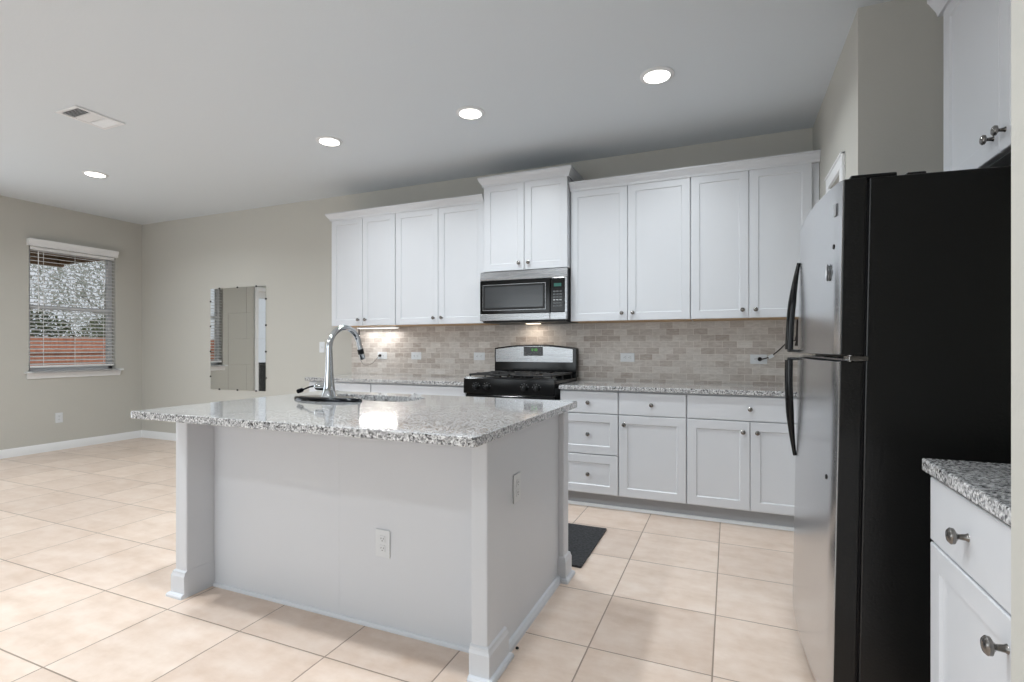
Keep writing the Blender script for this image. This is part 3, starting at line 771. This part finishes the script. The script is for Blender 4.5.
MB().tube([e + tdir * .030, e + tdir * .060], .0175, 16).build('spray_button', 'black_plastic', fa.children[-1] if fa.children else fa, smooth=50)
MB().lathe([(.020, -.020), (.022, -.05), (.022, -.075), (.019, -.082)], (0, -.004, .072), 'x', 18).build('valve', 'chrome', fa, smooth=50)
MB().tube([(-.078, -.004, .076), (-.13, -.006, .066), (-.185, -.008, .046)], [.005, .0045, .0045], 10).build('handle_lever', 'dark_chrome', fa, smooth=60)
MB().tube([(-.180, -.008, .048), (-.207, -.009, .040)], [.012, .012], 12).build('handle_tip', 'dark_chrome', fa, smooth=50)

plate('wall_outlet', 'white outlet low on the recessed front panel of the island', (.605, -2.5252, .357), 0)
plate('wall_outlet', 'white outlet on the right end panel of the island', (1.1402, -2.372, .607), PI / 2)

# ------------------------------------------------------------------ floor bits
mt = MB().prism(rrect(.30, 1.208, -1.635, -1.018, .006, 3), 'z', .0005, .012).build('floor_mat', 'mat_rubber')
tag(mt, 'dark charcoal floor mat between the island and the range', 'mat')
db = MB(); db.lathe([(.004, .0006), (.007, .003), (.006, .007), (.002, .009)], (1.172, -2.44, 0), 'z', 8)
tag(db.build('debris_bit', 'black_plastic'), 'tiny black crumb on the floor tile beside the island', 'debris')

# ------------------------------------------------------------------ refrigerator (front faces -x)
FX = 2.985; FA = .027                       # stands very slightly askew in its bay
FT = -.0185                                            # front feet wound out: it leans back a little
FLOC = (2.216 - (math.sin(FA) * .79 - math.cos(FA) * .748), -2.45 + math.cos(FA) * .79 + math.sin(FA) * .748, .001)
FROT = (FT, 0, -PI / 2 + FA)
FMAT = Matrix.Translation(FLOC) @ Matrix.Rotation(FROT[2], 4, 'Z') @ Matrix.Rotation(FT, 4, 'X')
fr = thing('refrigerator', 'black refrigerator with stainless doors and curved black handles', 'refrigerator', FLOC, -PI / 2 + FA); fr.rotation_euler = FROT
W = .79; yb = -(FX - 2.309)
MB().box(0, W, yb, 0, .03, 1.669).build('body', 'fridge_black', fr, bevel=.004)
MB().box(.02, W - .02, yb + .03, -.05, .012, .03).build('base_grille', 'black_plastic', fr)
for qx in (.05, W - .05):
    MB().lathe([(.02, -(yb + .05) * FT * 1.0 + .0), (.02, .03)], (qx, yb + .03, 0), 'z', 12).build('foot', 'black_plastic', fr)
    MB().lathe([(.02, .0005), (.02, .03)], (qx, -.04, 0), 'z', 12).build('foot', 'black_plastic', fr)
MB().box(.012, W - .012, yb - .006, yb, .06, 1.662).build('door_gasket', 'black_plastic', fr)
def front(x, off=0):
    u = (x - W / 2) / (W / 2); e = min(1, abs(u)); r_ = .0 if e < .93 else .006 * ((e - .93) / .07) ** 2
    return -(FX - 2.237) - .024 * (1 - u * u) + r_ - off
def fdoor(name, z0, z1):
    n = 28; xs = [W * k / n for k in range(n + 1)]
    pts = [(0, yb - .007), (W, yb - .007)][::-1] + [(x, front(x)) for x in xs]
    d_ = MB().prism(pts, 'z', z0, z1).build(name, 'fridge_black', fr, bevel=.003)
    sk_ = MB(); pts = [(x, front(x, .0022)) for x in xs] + [(x, front(x, -.0005)) for x in xs[::-1]]
    sk_.prism(pts, 'z', z0 + .002, z1 - .002).build('stainless_skin', 'fridge_steel', d_, smooth=50)
    return d_
fz = fdoor('freezer_door', 1.134, 1.670); fd = fdoor('refrigerator_door', .045, 1.115)
MB().box(.02, W - .02, front(.15) + .03, yb - .01, 1.1165, 1.1225).build('door_trim', 'stainless', fr)
# bowed handles near the far edge
hxp = .10
def handle(z0, z1, parent, big):
    pts = []; r_ = []; n = 20
    for k in range(n + 1):
        s_ = k / n; z = z0 + (z1 - z0) * s_
        o_ = .008 + .030 * (1 - (1 - s_) ** 2.2)      # s=0 at the far tip, s=1 at the door split
        pts.append((hxp, front(hxp) - o_, z)); r_.append(.007 + .009 * min(1, s_ * 2.2))
    h = MB().tube(pts, r_, 10, flat=(Vector((1, 0, 0)), 1.25)).build('door_handle', 'black_gloss', parent, smooth=60)
    zz = z1
    m = MB(); m.box(hxp - .018, hxp + .018, front(hxp) - .045, front(hxp) - .001, min(zz, zz + big), max(zz, zz + big)); m.build('handle_bracket', 'black_gloss', h, bevel=.003)
handle(1.520, 1.147, fz, -.011); handle(.69, 1.102, fd, .011)
hm = MB(); hm.box(W - .07, W + .003, front(W) + .022, yb + .006, 1.117, 1.132); hm.lathe([(.009, 1.112), (.009, 1.136)], (W - .018, front(W) + .03, 0), 'z', 12)
hm.build('hinge', 'nickel', fr, bevel=.002)
MB().box(W - .10, W - .02, yb - .045, yb + .075, 1.671, 1.686).build('hinge_cover', 'black_plastic', fr, bevel=.005)
MB().box(W - .10, W - .03, yb + .10, yb + .15, 1.670, 1.684).build('hinge_cover', 'black_plastic', fr, bevel=.005)
xb = W - .040
MB().box(xb - .012, xb + .012, front(xb) - .006, front(xb) - .002, 1.566, 1.606).build('badge', 'button_grey', fz, bevel=.003)
def to_world(x, y, z): return FMAT @ Vector((x, y, z))
def magnet(x, z, r, m, label, name='fridge_magnet', two=None):
    t = thing(name, label, 'magnet', to_world(x, front(x, .0024), z), -PI / 2 + FA, 'magnets on the refrigerator doors')
    t.rotation_euler = FROT
    MB().lathe([(r, 0), (r, -.0015), (r * .8, -.0025)], (0, 0, 0), 'y', 14).build('disc', m, t)
    if two:
        k = MB(); k.lathe([(r * .45, -.0024), (r * .45, -.0042)], (r * .55, 0, r * .6), 'y', 10); k.lathe([(r * .4, -.0024), (r * .4, -.0042)], (r * .8, 0, -r * .05), 'y', 10); k.lathe([(r * .4, -.0024), (r * .4, -.0042)], (r * .5, 0, -r * .65), 'y', 10)
        k.build('figure', two, t)
magnet(W - .050, 1.474, .008, 'black_plastic', 'small black dot magnet on the freezer door below the badge')
magnet(W - .105, 1.398, .026, 'plate_white', 'white round magnet with a black figure on the freezer door', two='black_plastic')
magnet(W - .075, .742, .008, 'black_plastic', 'small black dot magnet on the lower refrigerator door')

# cabinet over the refrigerator (front faces -x)
uf = thing('wall_cabinet', 'white wall cabinet high over the refrigerator, cut by the right edge', 'cabinet', (XR - .002, -1.877, 1.748), -PI / 2, 'white wall cabinets over the counter')
D = XR - 2.672; W2 = .874; H2 = .692
MB().box(0, W2, -D + .022, 0, 0.004, H2).build('cabinet_body', 'cabinet_white', uf)
MB().box(.005, W2 - .005, -D + .024, -.004, 0, .0042).build('underside', 'shaded_grey', uf)  # shade beneath the cabinet is put into this grey
for a, b, k in ((.003, W2 / 2 - .0018, -1), (W2 / 2 + .0018, W2 - .003, 1)):
    o = MB().shaker(a, b, .002, H2 - .002, -D).build('door', 'cabinet_white', uf); knob(o, b - .035 if k < 0 else a + .035, .058, -D)
cr = MB(); prof = [(-D + .01, H2 - .012), (-D - .010, H2 - .012), (-D - .014, H2 + .004), (-D - .03, H2 + .03), (-D - .038, H2 + .044), (-D - .042, H2 + .046), (-D - .042, H2 + .06), (-D + .01, H2 + .06)]
cr.prism(prof, 'x', -.022, W2 + .4).build('crown', 'cabinet_white', uf)

# ------------------------------------------------------------------ counter in the right foreground
CY0 = -2.694
bc = thing('base_cabinet', 'white base cabinet in the right foreground with one drawer over one door', 'cabinet', (XR - .002, CY0, 0), -PI / 2)
D = XR - 2.395; Wc = .478
MB().box(0, Wc, -D + .022, 0, .105, ZCB - .002).build('cabinet_body', 'cabinet_white', bc)
MB().box(0, Wc, -D + .075, -D + .09, 0, .105).build('toe_kick', 'shaded_grey', bc)
o = MB().slab(.003, .445, .694, ZCB - .012, -D).build('drawer', 'cabinet_white', bc); knob(o, .224, .772, -D, s=1.15)
o = MB().shaker(.003, .445, .114, .688, -D).build('door', 'cabinet_white', bc); knob(o, .390, .628, -D, s=1.15)
MB().box(.447, Wc, -D + .004, -D + .022, .105, ZCB - .002).build('filler_strip', 'cabinet_white', bc)
o = MB().box(2.3785, XR - .002, -3.174, -2.686, ZCB, ZCT).build('granite_countertop', 'granite', bevel=.004)
tag(o, 'short speckled granite countertop in the right foreground beside the refrigerator', 'countertop', 'speckled granite countertops')
